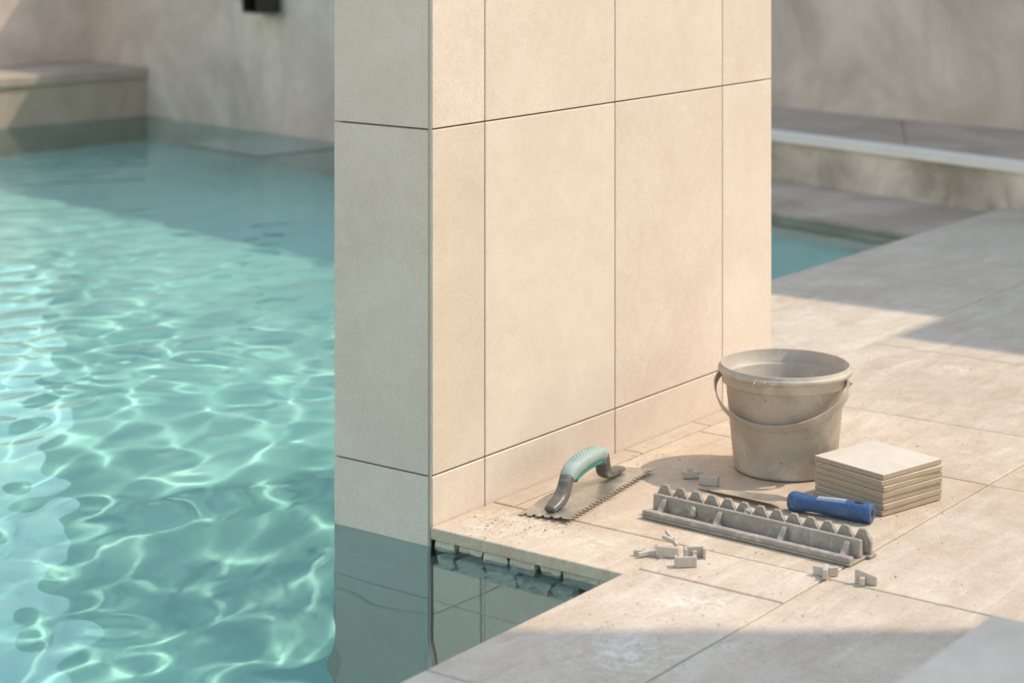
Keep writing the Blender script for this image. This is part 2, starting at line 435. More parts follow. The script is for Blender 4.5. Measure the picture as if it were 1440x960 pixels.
# ------------------------------------------------------------------ pool walls with their own panels
pw = empty('pool_wall'); tagS(pw)
receiver(box('wall_core', 0.010, 0.07, NOTCH - 0.02, -0.001, -2.5, -0.115, M['joint'], pw))
JZ = -0.27
def pan(x0, x1, y0, y1, z0, z1, parent, name='panel', bev=0.0011, g=0.0013):
    """panel with a joint all round; the two in-plane sizes shrink by the joint"""
    dx, dy, dz = x1-x0, y1-y0, z1-z0
    m = min(dx, dy, dz)
    gx = 0 if dx == m else g; gy = 0 if dy == m else g; gz = 0 if dz == m else g
    return receiver(box(name, x0+gx, x1-gx, y0+gy, y1-gy, z0+gz, z1-gz, M['panel'], parent, bev=bev))
for (y0, y1) in ((NOTCH - 0.012, -0.10), (-0.10, -0.004)):
    pan(0.0, 0.0099, y0, y1, JZ, -0.112, pw)
    pan(0.0, 0.0099, y0, y1, -0.82, JZ, pw)
    pan(0.0, 0.0099, y0, y1, -1.95, -0.82, pw)
receiver(box('wall_face', -3.6, 0.0, NOTCH - 0.011, NOTCH - 0.001, -2.5, -0.0225, M['panel'], pw))

# ------------------------------------------------------------------ the tiled pillar
pil = empty('tiled_pillar')
tag(pil, 'beige tiled freestanding pillar standing between pool water and deck', 'pillar')
PH = 0.90
receiver(box('core', 0.010, PILLAR_X1 - 0.010, 0.010, PILLAR_Y1 - 0.010, -0.030, PH - 0.02, M['joint'], pil))
receiver(box('footing', 0.010, 0.25, 0.010, PILLAR_Y1 - 0.010, -2.5, -0.0305, M['joint'], pil))
xs = [0.0035, 0.142, 0.525, 0.899, PILLAR_X1]
zs = [-0.012, 0.078, 0.626, PH]
for a, b in zip(xs[:-1], xs[1:]):
    for c, d in zip(zs[:-1], zs[1:]):
        pan(a, b, 0.0, 0.0098, c, d, pil)
zs2 = [-1.95, -0.82, JZ, 0.078, 0.626, PH]
for c, d in zip(zs2[:-1], zs2[1:]):
    pan(0.0, 0.0098, 0.0035, PILLAR_Y1, c, d, pil)
    if d < 0: continue
    c = max(c, -0.029)
    pan(PILLAR_X1 - 0.0098, PILLAR_X1, 0.0100, PILLAR_Y1 - 0.010, c, d, pil)
    for a, b in zip(xs[:-1], xs[1:]):
        pan(max(a, 0.010), b, PILLAR_Y1 - 0.0098, PILLAR_Y1 , c, d, pil)
receiver(box('corner_trim', 0.0006, 0.0042, 0.0006, 0.0042, -1.4, PH, M['trim'], pil))
box('cap_slab', -0.004, PILLAR_X1 + 0.004, -0.004, PILLAR_Y1 + 0.004, PH + 0.001, PH + 0.016, M['panel'], pil, bev=0.001)

# ------------------------------------------------------------------ broken mortar bed under the coping tile
mb = empty('mortar_bed', (0.0, -0.18, -0.06))
tag(mb, 'broken grey mortar lumps exposed under the coping at the waterline', 'mortar')
receiver(box('backing', 0.036, 0.075, NOTCH - 0.010, -0.0045, -0.114, -0.0225, M['mortar'], mb))
mb_o = mb.location.copy()
for ch in list(mb.children): ch.location -= mb_o
def lump(y0, y1, z0, z1, x0, x1, seed, rough=0.004, parent=mb):
    rnd = random.Random(seed)
    bm = bmesh.new(); bm_box(bm, x0, x1, y0, y1, z0, z1)
    bmesh.ops.subdivide_edges(bm, edges=list(bm.edges), cuts=4, use_grid_fill=True)
    for v in bm.verts:
        q = Vector((v.co.x*60 + seed*3.1, v.co.y*60, v.co.z*60 + seed))
        nv = mnoise.noise_vector(q) * rough + mnoise.noise_vector(q*3.1) * rough*0.45
        if v.co.z > z1 - 1e-5: nv.z = min(nv.z, 0)
        if v.co.x > x1 - 1e-5: nv.x = 0
        v.co += nv
    return receiver(from_bm('mortar_lump', bm, M['mortar'], parent, (-mb_o.x, -mb_o.y, -mb_o.z)))
rnd = random.Random(3)
y = -0.005; i = 0
while y > NOTCH + 0.01:                               # upper course: blocky lumps hanging under the slab
    w = rnd.uniform(0.030, 0.056) if y > -0.24 else rnd.uniform(0.05, 0.07)
    depth = rnd.choice((0.016, 0.026, 0.034, 0.040)) if y > -0.24 else 0.048
    y1 = max(NOTCH - 0.006, y - w)
    lump(y1, y, -0.020 - depth, -0.0180, 0.003 + rnd.uniform(0, 0.011), 0.055, i + 1, 0.0045)
    y = y1 - rnd.uniform(0.002, 0.010) * (1 if y > -0.24 else 0.15); i += 1
y = -0.016
while y > NOTCH + 0.01:                               # lower course, mostly under water
    w = rnd.uniform(0.028, 0.060); y1 = max(NOTCH - 0.006, y - w)
    lump(y1, y, -0.112 - rnd.uniform(0, 0.012), -0.050 - rnd.uniform(0, 0.022), -0.007 + rnd.uniform(0, 0.010), 0.050, 20 + i, 0.0075)
    y = y1 - rnd.uniform(0.001, 0.012); i += 1

# ------------------------------------------------------------------ walls and benches at the back
def back_wall(name, pts, thick, z0, z1, mat, label):
    o = None
    a, b = CPv(pts[0]), CPv(pts[1])
    o = wall_strip(name, a, b, thick, z0, z1, mat)
    receiver(o); tag(o, label, 'wall'); return o
back_wall('concrete_wall', (L_end, L_corner + (L_corner-L1).normalized()*0.2), -0.2, -2.5, LW, M['wall'], 'grey concrete yard wall rising straight out of the pool, spout on it')
c_far = L_corner + N_*8.5
back_wall('concrete_wall', (L_corner, c_far), -0.2, -2.5, LW, M['wall'], 'brownish concrete wall behind the stone pool bench')
back_wall('concrete_wall', (R_start, R_end), 0.2, -2.5, RW, M['wall'], 'blotchy concrete wall behind the raised white-edged terrace')
back_wall('concrete_wall', (L_end + Vector((0.002, 0.003)), R_start), 0.2, -2.5, LW - 0.004, M['wall'], 'short concrete return wall behind the tiled pillar')

# stone bench along the corner wall
bn = empty('stone_bench'); tag(bn, 'stone bench with slab top standing in the pool corner, half sunlit', 'bench')
def quad(a, b, d0, d1):
    """rectangle from camera points a->b, offset range d0..d1 along the wall direction"""
    return
wd = (L_corner - L1).normalized()
bl = [L1, L1 + N_*8.0, L_corner + N_*8.0, L_corner]
ins = 0.012
bw = [CPv(p) for p in (L1 + wd*ins + N_*0.0, L1 + wd*ins + N_*8.0, L_corner + N_*8.0, L_corner)]
receiver(prism('bench_body', [(p.x, p.y) for p in bw], -1.0, 0.145, M['bench'], bn))
tp = [CPv(p) for p in bl]
receiver(prism('slab_top', [(p.x, p.y) for p in tp], 0.146, 0.19, M['bench'], bn, bev=0.004))

# raised terrace on the right with riser and white edge
F1, F2 = Vector((0.925, 7.2)), Vector((1.61, 6.35)); fd = (F2 - F1).normalized()
Fa, Fb = F1 - fd*0.75, F1 + fd*3.2
tr = empty('raised_terrace'); tagS(tr)
nz = Vector((fd.y, -fd.x)); nz = nz if nz.dot(Vector((-1, -1))) > 0 else -nz
body = [CPv(p) for p in (Fa, Fb, R_end + Vector((0.0, 0.0)), R_start)]
receiver(prism('riser', [(p.x, p.y) for p in body], -1.4, 0.118, M['riser'], tr))
edge = [CPv(p) for p in (Fa + nz*0.012, Fb + nz*0.012, Fb - nz*0.06, Fa - nz*0.06)]
prism('edge_strip', [(p.x, p.y) for p in edge], 0.119, 0.150, M['white'], tr, bev=0.002)
# terrace tiles
d_w = (R1 - R_start).normalized()
for i in range(6):
    t0, t1 = i/6, (i+1)/6
    q = []
    A0, A1 = Fa - nz*0.062 + (Fb-Fa)*t0 + fd*0.002, Fa - nz*0.062 + (Fb-Fa)*t1 - fd*0.002
    W0, W1 = R_start + (R_end-R_start)*t0 + fd*0.002, R_start + (R_end-R_start)*t1 - fd*0.002
    pts = [CPv(p) for p in (A0, A1, W1, W0)]
    prism('terrace_tile', [(p.x, p.y) for p in pts], 0.120, 0.149, M['shelf'], tr, bev=0.001)
sh = [CPv(p) for p in (Fa + nz*0.0 , Fb, Fb + nz*0.52, Fa + nz*0.52)]
receiver(tagS(prism('stone_shelf', [(p.x, p.y) for p in sh], -1.2, -0.020, M['shelf'])))

# submerged stone step at the back wall
s0 = Vector(((312-720)/FPX*8.6, 8.6))
def wall_at(px):
    """camera point where the left back wall stands at photo column px"""
    d = L1 - L_end; k = (px - CX)/FPX
    t = (k*L_end.y - L_end.x) / (d.x - k*d.y)
    return L_end + d*t
def on_water(px, py):
    z = FPX*(1 - WATER_Z + 0.012)/(py - HOR); return Vector(((px - CX)/FPX*z, z))
q0, q1 = on_water(262, 205), on_water(362, 222)
w0, w1 = q0 - N_*((q0 - L1).dot(N_) - 0.003), q1 - N_*((q1 - L1).dot(N_) - 0.003)
st = [CPv(p) for p in (w0, w1, q1, q0)]
stp = empty('pool_step'); tag(stp, 'pale stone step just under the water at the foot of the concrete wall', 'step')
receiver(prism('tread', [(p.x, p.y) for p in st], WATER_Z - 0.024, WATER_Z - 0.012, M['block'], stp, bev=0.004))
st2 = [CPv(p) for p in (w0, w1, q1 - N_*0.002, q0 - N_*0.002)]
receiver(prism('step_body', [(p.x, p.y) for p in st2], -0.15, WATER_Z - 0.025, M['dark'], stp))

# wall spout
wc = wall_at(386); wp = CPv(wc); ang = math.atan2(nrmw.y, nrmw.x)
sp = empty('water_spout', (wp.x, wp.y, 0.52), ang); tag(sp, 'dark metal box spout fixed to the grey pool wall', 'spout')
bm = bmesh.new()
bm_box(bm, 0.012, 0.13, -0.055, 0.055, -0.03, -0.022); bm_box(bm, 0.012, 0.13, -0.055, 0.055, 0.042, 0.05)
bm_box(bm, 0.012, 0.13, -0.055, -0.047, -0.0219, 0.0419); bm_box(bm, 0.012, 0.13, 0.047, 0.055, -0.0219, 0.0419)
from_bm('spout_box', bm, M['dark'], sp)
box('back_plate', 0.001, 0.0115, -0.075, 0.075, -0.05, 0.07, M['trim'], sp, bev=0.002)
wq = CPv(wall_at(354))
vk = empty('wall_valve', (wq.x, wq.y, 0.535), ang); tag(vk, 'small round metal valve knob beside the dark spout', 'valve')
k1 = lathe('stem', [(0, 0), (0.012, 0), (0.012, 0.03), (0, 0.03)], M['dark'], vk, 20); k1.rotation_euler = (0, R(90), 0)
k2 = lathe('knob', [(0, 0.03), (0.02, 0.031), (0.024, 0.036), (0.024, 0.046), (0.019, 0.052), (0, 0.052)], M['tileb'], vk, 24); k2.rotation_euler = (0, R(90), 0)

# ------------------------------------------------------------------ unseen buildings added outside the frame to shape shade and reflections
def shadow_pt(x, y, h): return (x + SHIFT.x*h, y + SHIFT.y*h)
CH = 2.8
ax, ay = shadow_pt(2.045, -0.065, CH); bx_, by_ = shadow_pt(1.785, -0.065, CH); ex, ey = shadow_pt(2.045, 0.62, CH)
can = empty('shade_canopy'); tag(can, 'unseen building with flat concrete canopy, shaped to shade the far deck', 'building')  # unseen; canopy outline worked back from the shadow edges on the far deck
prism('canopy', [(bx_, ay - 2.4), (6.4, ay - 2.4), (6.4, ey), (ax, ey), (ax, ay), (bx_, ay)], CH, CH + 0.16, M['canopy'], can)
box('wall', 4.9, 6.38, ay - 2.3, ey - 0.05, -0.02, CH - 0.001, M['render'], can)
bk = empty('reflection_house'); tag(bk, 'dark clad house beyond the pool wall, mirrored in the water', 'house')  # added out of view so the water mirrors something dark instead of sky
bp = [CP(-2.75, 12.0), CP(2.2, 12.0), CP(2.2, 16.0), CP(-2.75, 16.0)]
prism('wall', [(p.x, p.y) for p in bp], -0.02, 4.6, M['clad'], bk)
bp = [CP(-2.85, 11.9), CP(2.3, 11.9), CP(2.3, 16.1), CP(-2.85, 16.1)]
prism('roof', [(p.x, p.y) for p in bp], 4.602, 4.8, M['dark'], bk)
# unseen flat roof added beside the camera, its edge placed to shade the near deck
pv = empty('shade_roof'); tag(pv, 'unseen flat concrete roof on slim posts, added to shade the near deck', 'shade_roof')
PVH = 3.1; zc = FPX/(884 - HOR) + PVH/math.tan(SUN_ELEV)*math.sin(SUN_OFF)
pp = [CP(2.15, zc), CP(6.5, zc), CP(6.5, zc - 5.5), CP(2.15, zc - 5.5)]
prism('roof_slab', [(p.x, p.y) for p in pp], PVH, PVH + 0.14, M['canopy'], pv)
for qx, qz in ((2.6, zc - 0.75), (6.2, zc - 0.75), (6.2, zc - 5.2), (2.6, zc - 5.2)):
    p = CP(qx, qz); box('post', p.x - .05, p.x + .05, p.y - .05, p.y + .05, 0.001, PVH - 0.001, M['dark'], pv)

# ------------------------------------------------------------------ foreground stone block
BLK = 0.17
c0 = G(1395, 862, BLK)
fb = box('stone_block', c0.x - 1.4, c0.x, c0.y - 0.9, c0.y, 0.0012, BLK, M['block'], bev=0.004, seg=2)
tag(fb, 'large smooth grey stone block lying on the shaded near deck', 'stone block')

# ------------------------------------------------------------------ water surface
rng = np.random.default_rng(11)
GX0, GX1, GY0, GY1, DS = -3.62, 5.2, NOTCH - 0.006, 6.6, 0.0125
NX = int((GX1-GX0)/DS); NY = int((GY1-GY0)/DS)
X, Y = np.meshgrid(np.linspace(GX0, GX1, NX+1), np.linspace(GY0, GY1, NY+1), indexing='ij')
H = np.zeros_like(X)
wx = X + 0.05*np.sin(2.1*Y+0.7) + 0.03*np.sin(4.3*X+3.1*Y); wy = Y + 0.05*np.sin(1.7*X+1.9) + 0.03*np.sin(3.7*X-4.1*Y)
for lam, amp, cnt in ((0.8, 0.0010, 4), (0.42, 0.0010, 6), (0.18, 0.00075, 9), (0.11, 0.00038, 11)):
    for _ in range(cnt):
        th = rng.uniform(0, 2*math.pi); l = lam*rng.uniform(0.8, 1.25); k = 2*math.pi/l
        H += amp/math.sqrt(cnt)*1.4*np.sin(k*(wx*math.cos(th)+wy*math.sin(th)) + rng.uniform(0, 6.28))
# calm in the sheltered nook by the pillar and in the lee of the back wall
def sstep(a, b, t): t = np.clip((t-a)/(b-a), 0, 1); return t*t*(3-2*t)
dn = np.sqrt(np.clip(np.abs(X+0.10)-0.10, 0, None)**2 + np.clip(np.abs(Y+0.10)-0.30, 0, None)**2)
calm = 0.10 + 0.90*sstep(0.03, 0.38, dn)
lw = CPv(L1); dback = (X-lw.x)*nrmw.x + (Y-lw.y)*nrmw.y
calm *= 0.14 + 0.86*sstep(0.5, 2.0, dback)
calm *= 1 - 0.85*sstep(1.9, 2.4, X)*sstep(2.4, 1.8, Y)
calm *= 1 - 0.9*sstep(0.0, 0.1, X)*sstep(0.02, -0.02, Y)
Z = WATER_Z + H*calm
verts = np.stack([X, Y, Z], -1).reshape(-1, 3)
idx = np.arange((NX+1)*(NY+1)).reshape(NX+1, NY+1)
q = np.stack([idx[:-1, :-1], idx[1:, :-1], idx[1:, 1:], idx[:-1, 1:]], -1)
xc = (X[:-1, :-1]+X[1:, 1:])/2; yc = (Y[:-1, :-1]+Y[1:, 1:])/2
inside_deck = (xc > 0.05) & (xc < 0.22) & (yc > 0.03) & (yc < PILLAR_Y1 - .03)
behind = ((xc-lw.x)*nrmw.x + (yc-lw.y)*nrmw.y) < -1.8
q = q[~(inside_deck | behind)]
me = bpy.data.meshes.new('pool_water')
me.from_pydata(verts.tolist(), [], q.reshape(-1, 4).tolist()); me.update()
water = link('pool_water', me, M['water'], smooth=True); tagS(water)
try: water.cycles.is_caustics_caster = True
except Exception as e: print('no caster', e)
# ------------------------------------------------------------------ notched trowel
def frame_obj(name, o, xdir):
    e = empty(name, o, math.atan2(xdir.y, xdir.x)); return e
F0, F1 = G(803, 736.5), G(920, 666.5)
tw = frame_obj('notched_trowel', (F0.x, F0.y, 0.0008), F1 - F0)
tag(tw, 'steel notched trowel with teal arched handle lying beside the tiled pillar', 'trowel')
TL, TWD = (F1 - F0).length, 0.096
def notched(L, W, pitch=0.0122, nw=0.0066, nd=0.0066):
    pts = []
    n = int(L/pitch)
    for i in range(n):
        x = i*L/n; p = L/n
        pts += [(x, 0), (x + p - nw, 0), (x + p - nw, nd), (x + p, nd)] if i < n-1 else [(x, 0), (L, 0)]
    pts += [(L, W)]
    m = int(W/0.0155); q = W/m
    for j in range(m):
        y = W - j*q
        pts += [(0, y), (0, y - q + nw), (nd, y - q + nw), (nd, y - q)] if j < m-1 else [(0, y)]
    return pts
bm = bmesh.new(); bm_prism(bm, notched(TL, TWD), 0.0, 0.0016)
pl = from_bm('blade', bm, M['steel'], tw)
tilt = R(4.2)
pl.rotation_euler = (-tilt, 0, 0); pl.location = (0, 0, TWD*math.sin(tilt))
ctrl = [(.018,.0075,.010,.0055),(.034,.0105,.0135,.0080),(.054,.0150,.0140,.0110),(.068,.0260,.0130,.0125),(.077,.0390,.0130,.0130),(.090,.0500,.0145,.0135),
        (.112,.0555,.0165,.0130),(.145,.0590,.0172,.0128),(.176,.0585,.0172,.0128),(.197,.0540,.0160,.0132),(.208,.0440,.0145,.0135),(.212,.0320,.0140,.0130),(.217,.0200,.0145,.0115),(.234,.0125,.0145,.0075),(.280,.0090,.0110,.0050)]
ctrl = [(a*TL/0.315, b, c*0.9, d*0.92) for a, b, c, d in ctrl]
sp_ = smooth_path(ctrl, 96)
yc_ = TWD*0.50
pts = [Vector((p[0], yc_, p[1] + 0.0025)) for p in sp_]; dm = [(p[2], p[3]) for p in sp_]
def seg(i0, i1): return pts[i0:i1], dm[i0:i1]
ia = next(i for i, p in enumerate(pts) if p.x > .080*TL/0.315); ib = next(i for i, p in enumerate(pts) if p.x > .2020*TL/0.315)
for nm, (i0, i1) in (('handle_post', (0, ia+1)), ('handle_post', (ib-1, len(pts)))):
    bm = bmesh.new(); P_, D_ = seg(i0, i1); sweep(bm, P_, D_, n=20, power=2.5); from_bm(nm, bm, M['handle'], tw, smooth=True)
bm = bmesh.new(); P_, D_ = seg(ia, ib); D_ = [(a+.0006, b+.0002) for a, b in D_]; sweep(bm, P_, D_, n=24, power=2.4)
grip = from_bm('grip', bm, M['teal'], tw, smooth=True)
P2, D2 = [], []
for i in range(ia+3, ib-4):
    t = (pts[i+1]-pts[i-1]).normalized(); nr = Vector((0, 1, 0)).cross(t)
    nr = nr if nr.z > 0 else -nr
    P2.append(pts[i] - nr*0.0120); D2.append((0.0125, 0.0068))
bm = bmesh.new(); sweep(bm, P2, D2, n=16, power=2.6); from_bm('grip_underside', bm, M['teal2'], tw, smooth=True)
bm = bmesh.new()
for i in range(ia+8, ib-8, 1):
    for k in range(-3, 4):
        if (i + k) % 2: continue
        t = (pts[i+1]-pts[i-1]).normalized(); nr = Vector((0, 1, 0)).cross(t); nr = nr if nr.z > 0 else -nr
        ang = k*0.24
        c = pts[i] + Vector((0, 1, 0))*math.sin(ang)*(dm[i][0]) + nr*(math.cos(ang)**0.8*dm[i][1]+.0003)
        bmesh.ops.create_icosphere(bm, subdivisions=1, radius=0.00085, matrix=Matrix.Translation(c))
b_ = from_bm('grip_bumps', bm, M['teal2'], grip); b_['kind'] = 'stuff'

# ------------------------------------------------------------------ bucket
bc = G(1104, 658)
bk_ = empty('plastic_bucket', (bc.x, bc.y, 0.0012)); tag(bk_, 'dusty beige plastic bucket with bail handle standing on the deck', 'bucket')
RB, RT, HB = 0.0885, 0.1035, 0.182
prof = [(0, 0.004), (RB-0.006, 0.004), (RB-0.003, 0.0), (RB, 0.002), (RB+0.0005, 0.006), (RT-0.001, HB-0.034), (RT, HB-0.0325), (RT+0.0055, HB-0.0315), (RT+0.006, HB-0.030),
        (RT+0.0062, HB-0.0155), (RT+0.0068, HB-0.0145), (RT+0.0118, HB-0.0135), (RT+0.0128, HB-0.0120), (RT+0.0128, HB-0.0075), (RT+0.0118, HB-0.0062), (RT+0.0082, HB-0.0055), (RT+0.0086, HB-0.001), (RT+0.0078, HB), (RT+0.0066, HB),
        (RT+0.0060, HB-0.001), (RT+0.0045, HB-0.022), (RT-0.001, HB-0.0235), (RT-0.0028, HB-0.026), (RB-0.0022, 0.008), (RB-0.006, 0.0062), (0, 0.006)]
lathe('body', prof, M['bucket'], bk_, 96)
hinge = CP(0.89, -0.456) - CP(0, 0); hinge.normalize()
qv = CP(-0.456, -0.89) - CP(0, 0); qv.normalize()
hv, qv3 = Vector((hinge.x, hinge.y, 0)), Vector((qv.x, qv.y, 0))
PZ = HB - 0.0225; phi = R(57); Rb_ = 0.1235
bm = bmesh.new(); rings = []
dwn = Vector((0, 0, -1))*math.cos(phi) + qv3*math.sin(phi)
wdir = Vector((0, 0, 1))*math.sin(phi) + qv3*math.cos(phi)
NB = 56
for i in range(NB+1):
    th = math.pi*i/NB
    rad = hv*math.cos(th) + dwn*math.sin(th)
    rr = Rb_ - 0.0085*math.exp(-((min(th, math.pi-th))/0.16)**2)
    c = Vector((0, 0, PZ)) + hv*math.cos(th)*rr + dwn*math.sin(th)*Rb_
    hw = 0.0072
    rings.append([bm.verts.new(c + wdir*s*hw + rad*t*0.0011) for s, t in ((-1, -1), (1, -1), (1, 1), (-1, 1))])
for A, B in zip(rings[:-1], rings[1:]):
    for k in range(4): bm.faces.new((A[k], A[(k+1) % 4], B[(k+1) % 4], B[k]))
bm.faces.new(rings[0][::-1]); bm.faces.new(rings[-1])
bail = from_bm('bail_handle', bm, M['bucket'], bk_)
for s in (1, -1):
    e = lathe('pivot', [(0, 0), (0.0042, 0), (0.0042, 0.011), (0.0030, 0.0125), (0, 0.0125)], M['bucket'], bk_, 16)
    dirv = hv*s
    e.rotation_euler = dirv.to_track_quat('Z', 'Y').to_euler(); e.location = hv*s*(RT + 0.004) + Vector((0, 0, PZ))
    e2 = lathe('pivot_hole_shade', [(0, 0), (0.0017, 0), (0.0017, 0.0006), (0, 0.0006)], M['hole_shade'], e, 12); e2.location = (0, 0, 0.0124)  # solid dark disc painted as the shade of a hole
bm = bmesh.new(); rs = random.Random(5)
for i in range(420):
    a = rs.uniform(0, 2*math.pi); z = 0.008 + (HB-0.05)*rs.random()**1.3
    r_ = RB + (RT-RB)*z/(HB-0.034) + 0.0003
    sz = rs.choice((0.0004, 0.0004, 0.0005, 0.0007, 0.0011))*rs.uniform(0.6, 1.1)
    mtx = Matrix.Translation((r_*math.cos(a), r_*math.sin(a), z)) @ Matrix.Rotation(a, 4, 'Z') @ Matrix.Diagonal((0.35, rs.uniform(.6, 1.2), rs.uniform(0.6, 1.3), 1))
    bmesh.ops.create_icosphere(bm, subdivisions=1, radius=sz, matrix=mtx)
o = from_bm('splash_spots', bm, M['splash'], bk_); o['kind'] = 'stuff'
bm = bmesh.new()
for i in range(14):
    a = math.atan2(qv3.y, qv3.x) + rs.gauss(-0.05, 0.10); 
    mtx = Matrix.Translation(((RT+0.0128)*math.cos(a), (RT+0.0128)*math.sin(a), HB-0.010+rs.uniform(-.004, .004))) @ Matrix.Diagonal((1, 1, rs.uniform(.6, 1.4), 1))
    bmesh.ops.create_icosphere(bm, subdivisions=1, radius=rs.uniform(.0006, .002), matrix=mtx)
o = from_bm('mortar_splash', bm, M['white'], bk_); o['kind'] = 'stuff'

# ------------------------------------------------------------------ stack of seven tile samples
fc, lc, rc = G(1241, 727), G(1143, 690), G(1312, 700)
sdirx = ((rc - fc).normalized() + Vector(((fc-lc).y, -(fc-lc).x, 0)).normalized()*-1)
sa = math.atan2((rc-fc).y, (rc-fc).x) * 0.5 + (math.atan2((lc-fc).y, (lc-fc).x) - math.pi/2) * 0.5
SZ, TH = 0.147, 0.0085
ctr = fc + Vector((math.cos(sa)*SZ/2 - math.sin(sa)*SZ/2, math.sin(sa)*SZ/2 + math.cos(sa)*SZ/2, 0))
ordn = ['lowest', 'second from the bottom', 'third from the bottom', 'middle one', 'third from the top', 'second from the top', 'topmost']
bmt = bmesh.new(); bm_box(bmt, -SZ/2, SZ/2, -SZ/2, SZ/2, 0, TH-0.0009, bev=0.0006); bmesh.ops.recalc_face_normals(bmt, faces=bmt.faces)
me_body = bpy.data.meshes.new('tile_body'); bmt.to_mesh(me_body); bmt.free(); me_body.materials.append(M['tileb'])
bmt = bmesh.new(); bm_box(bmt, -SZ/2+.0002, SZ/2-.0002, -SZ/2+.0002, SZ/2-.0002, TH-0.00088, TH, bev=0.0004); bmesh.ops.recalc_face_normals(bmt, faces=bmt.faces)
me_gl = bpy.data.meshes.new('tile_glaze'); bmt.to_mesh(me_gl); bmt.free(); me_gl.materials.append(M['tile'])
rs = random.Random(21)
for i in range(7):
    e = empty('sample_tile', (ctr.x + rs.uniform(-.0014, .0014), ctr.y + rs.uniform(-.0014, .0014), 0.0014 + i*(TH + 0.0011)), sa + rs.uniform(-.018, .018))
    tag(e, 'square beige sample tile, ' + ordn[i] + ' in the stack of seven', 'tile', 'stacked sample tiles')
    link('tile_body', me_body, None, e); link('glazed_face', me_gl, None, e)

# ------------------------------------------------------------------ putty knife with blue handle
ZH = 0.0165
ha, hb = G(1110, 703, ZH), G(1227, 721.5, ZH)
kn = frame_obj('putty_knife', (ha.x, ha.y, 0.0), hb - ha); HL = (hb - ha).length
tag(kn, 'putty knife with blue plastic handle resting against the tile stack', 'putty knife')
prof = [(0.000, .0080), (0.001, .0125), (0.006, .0150), (0.014, .0155), (0.024, .0140), (0.036, .0125), (0.052, .0128), (0.072, .0138), (0.095, .0146), (HL-0.006, .0150), (HL-0.0015, .0143), (HL, .0128)]
sp2 = smooth_path(prof, 60)
bm = bmesh.new()
sweep(bm, [Vector((p[0], 0, ZH)) for p in sp2], [(p[1]*1.05, p[1]) for p in sp2], n=28, power=2.35)
handle = from_bm('handle', bm, M['blue'], kn, smooth=True)
for f in handle.data.polygons:
    if len(f.vertices) > 4: f.use_smooth = False
bm = bmesh.new()
for i in range(6):
    a = math.pi/3*i
hexp = [(0.0072*math.cos(math.pi/3*i), 0.0062*math.sin(math.pi/3*i)) for i in range(6)]
a = [bm.verts.new((HL + 0.0003, x, ZH + y)) for x, y in hexp]; b = [bm.verts.new((HL - 0.004, x, ZH + y)) for x, y in hexp]
bm.faces.new(a); bm.faces.new(b[::-1])
for i in range(6): bm.faces.new((a[i], a[(i+1) % 6], b[(i+1) % 6], b[i]))
from_bm('socket_shade', bm, M['hole_shade'], handle)  # solid dark hexagon, the socket's inner shade given as colour
bm = bmesh.new(); bmesh.ops.create_uvsphere(bm, u_segments=20, v_segments=10, radius=1.0, matrix=Matrix.Translation((HL-0.021, -0.002, ZH+0.0146)) @ Matrix.Diagonal((0.009, 0.0048, 0.0013, 1)))
from_bm('slot_shade', bm, M['hole_shade'], handle, smooth=True)  # dark raised oval, shade of the slot put into its colour
bm = bmesh.new()
for i in range(22):
    for k in range(-3, 4):
        x = 0.050 + i*0.0022; an = k*0.17 - 0.15 + (0.085 if i % 2 else 0)
        r_ = np.interp(x, [p[0] for p in sp2], [p[1] for p in sp2])
        bmesh.ops.create_icosphere(bm, subdivisions=1, radius=0.00095, matrix=Matrix.Translation((x, math.sin(an)*r_*1.05, ZH + math.cos(an)*r_*1.0)))
o = from_bm('grip_knurl', bm, M['knurl'], handle); o['kind'] = 'stuff'
tip = G(982, 686.0, 0.001); dl = (tip - ha); BL = dl.length
bm = bmesh.new()
out = [(0.004, .0055), (-.008, .0065), (-.020, .0150), (-.036, .0190), (-BL*0.60, .0125), (-BL, .0022)]
poly = [(x, -w) for x, w in out] + [(x, w) for x, w in reversed(out)]
bm_prism(bm, poly, 0, 0.0012)
for v in bm.verts: v.co.z += 0.0006 + max(0, 0.0150*(1 + v.co.x/BL))
bl_ = from_bm('blade', bm, M['steel'], kn)
loc_ang = math.atan2((-dl).y, (-dl).x) - math.atan2((hb-ha).y, (hb-ha).x)
bl_.rotation_euler = (0, 0, loc_ang)

# ------------------------------------------------------------------ notched grey rail
r0, r1 = G(902, 728.5), G(1195, 798)
rl = frame_obj('notched_rail', (r0.x, r0.y, 0.0010), r1 - r0); RL = (r1 - r0).length
tag(rl, 'long grey plastic rail with a row of pointed teeth lying on the deck', 'rail')
box('base_plate', 0, RL, 0.0, 0.0500, 0, 0.0045, M['rail'], rl, bev=0.0012)
box('front_lip', 0.0005, RL-0.0005, 0.0004, 0.0135, 0.0046, 0.0125, M['rail'], rl, bev=0.0018, seg=2)
bm = bmesh.new()
v0 = [(0.0005, 0.0305), (0.0005, 0.0415), (RL-.0005, 0.0415), (RL-.0005, 0.0305)]
a = [bm.verts.new((x, y, 0.0046)) for x, y in v0]; b = [bm.verts.new((x, (y-0.036)*0.72+0.036, 0.0315)) for x, y in v0]
bm.faces.new(a[::-1]); bm.faces.new(b)
for i in range(4): bm.faces.new((a[i], a[(i+1) % 4], b[(i+1) % 4], b[i]))
bmesh.ops.bevel(bm, geom=list(bm.edges), offset=0.0018, segments=2, profile=0.5, affect='EDGES')
from_bm('web', bm, M['rail'], rl)
bm = bmesh.new()                                      # gusset: sloped triangular bracket between lip and web
g_ = [(0.012, 0.0115), (0.0315, 0.0047), (0.0325, 0.0285), (0.026, 0.0255), (0.018, 0.0145)]
a = [bm.verts.new((-0.0042, y, z)) for y, z in g_]; b = [bm.verts.new((0.0042, y, z)) for y, z in g_]
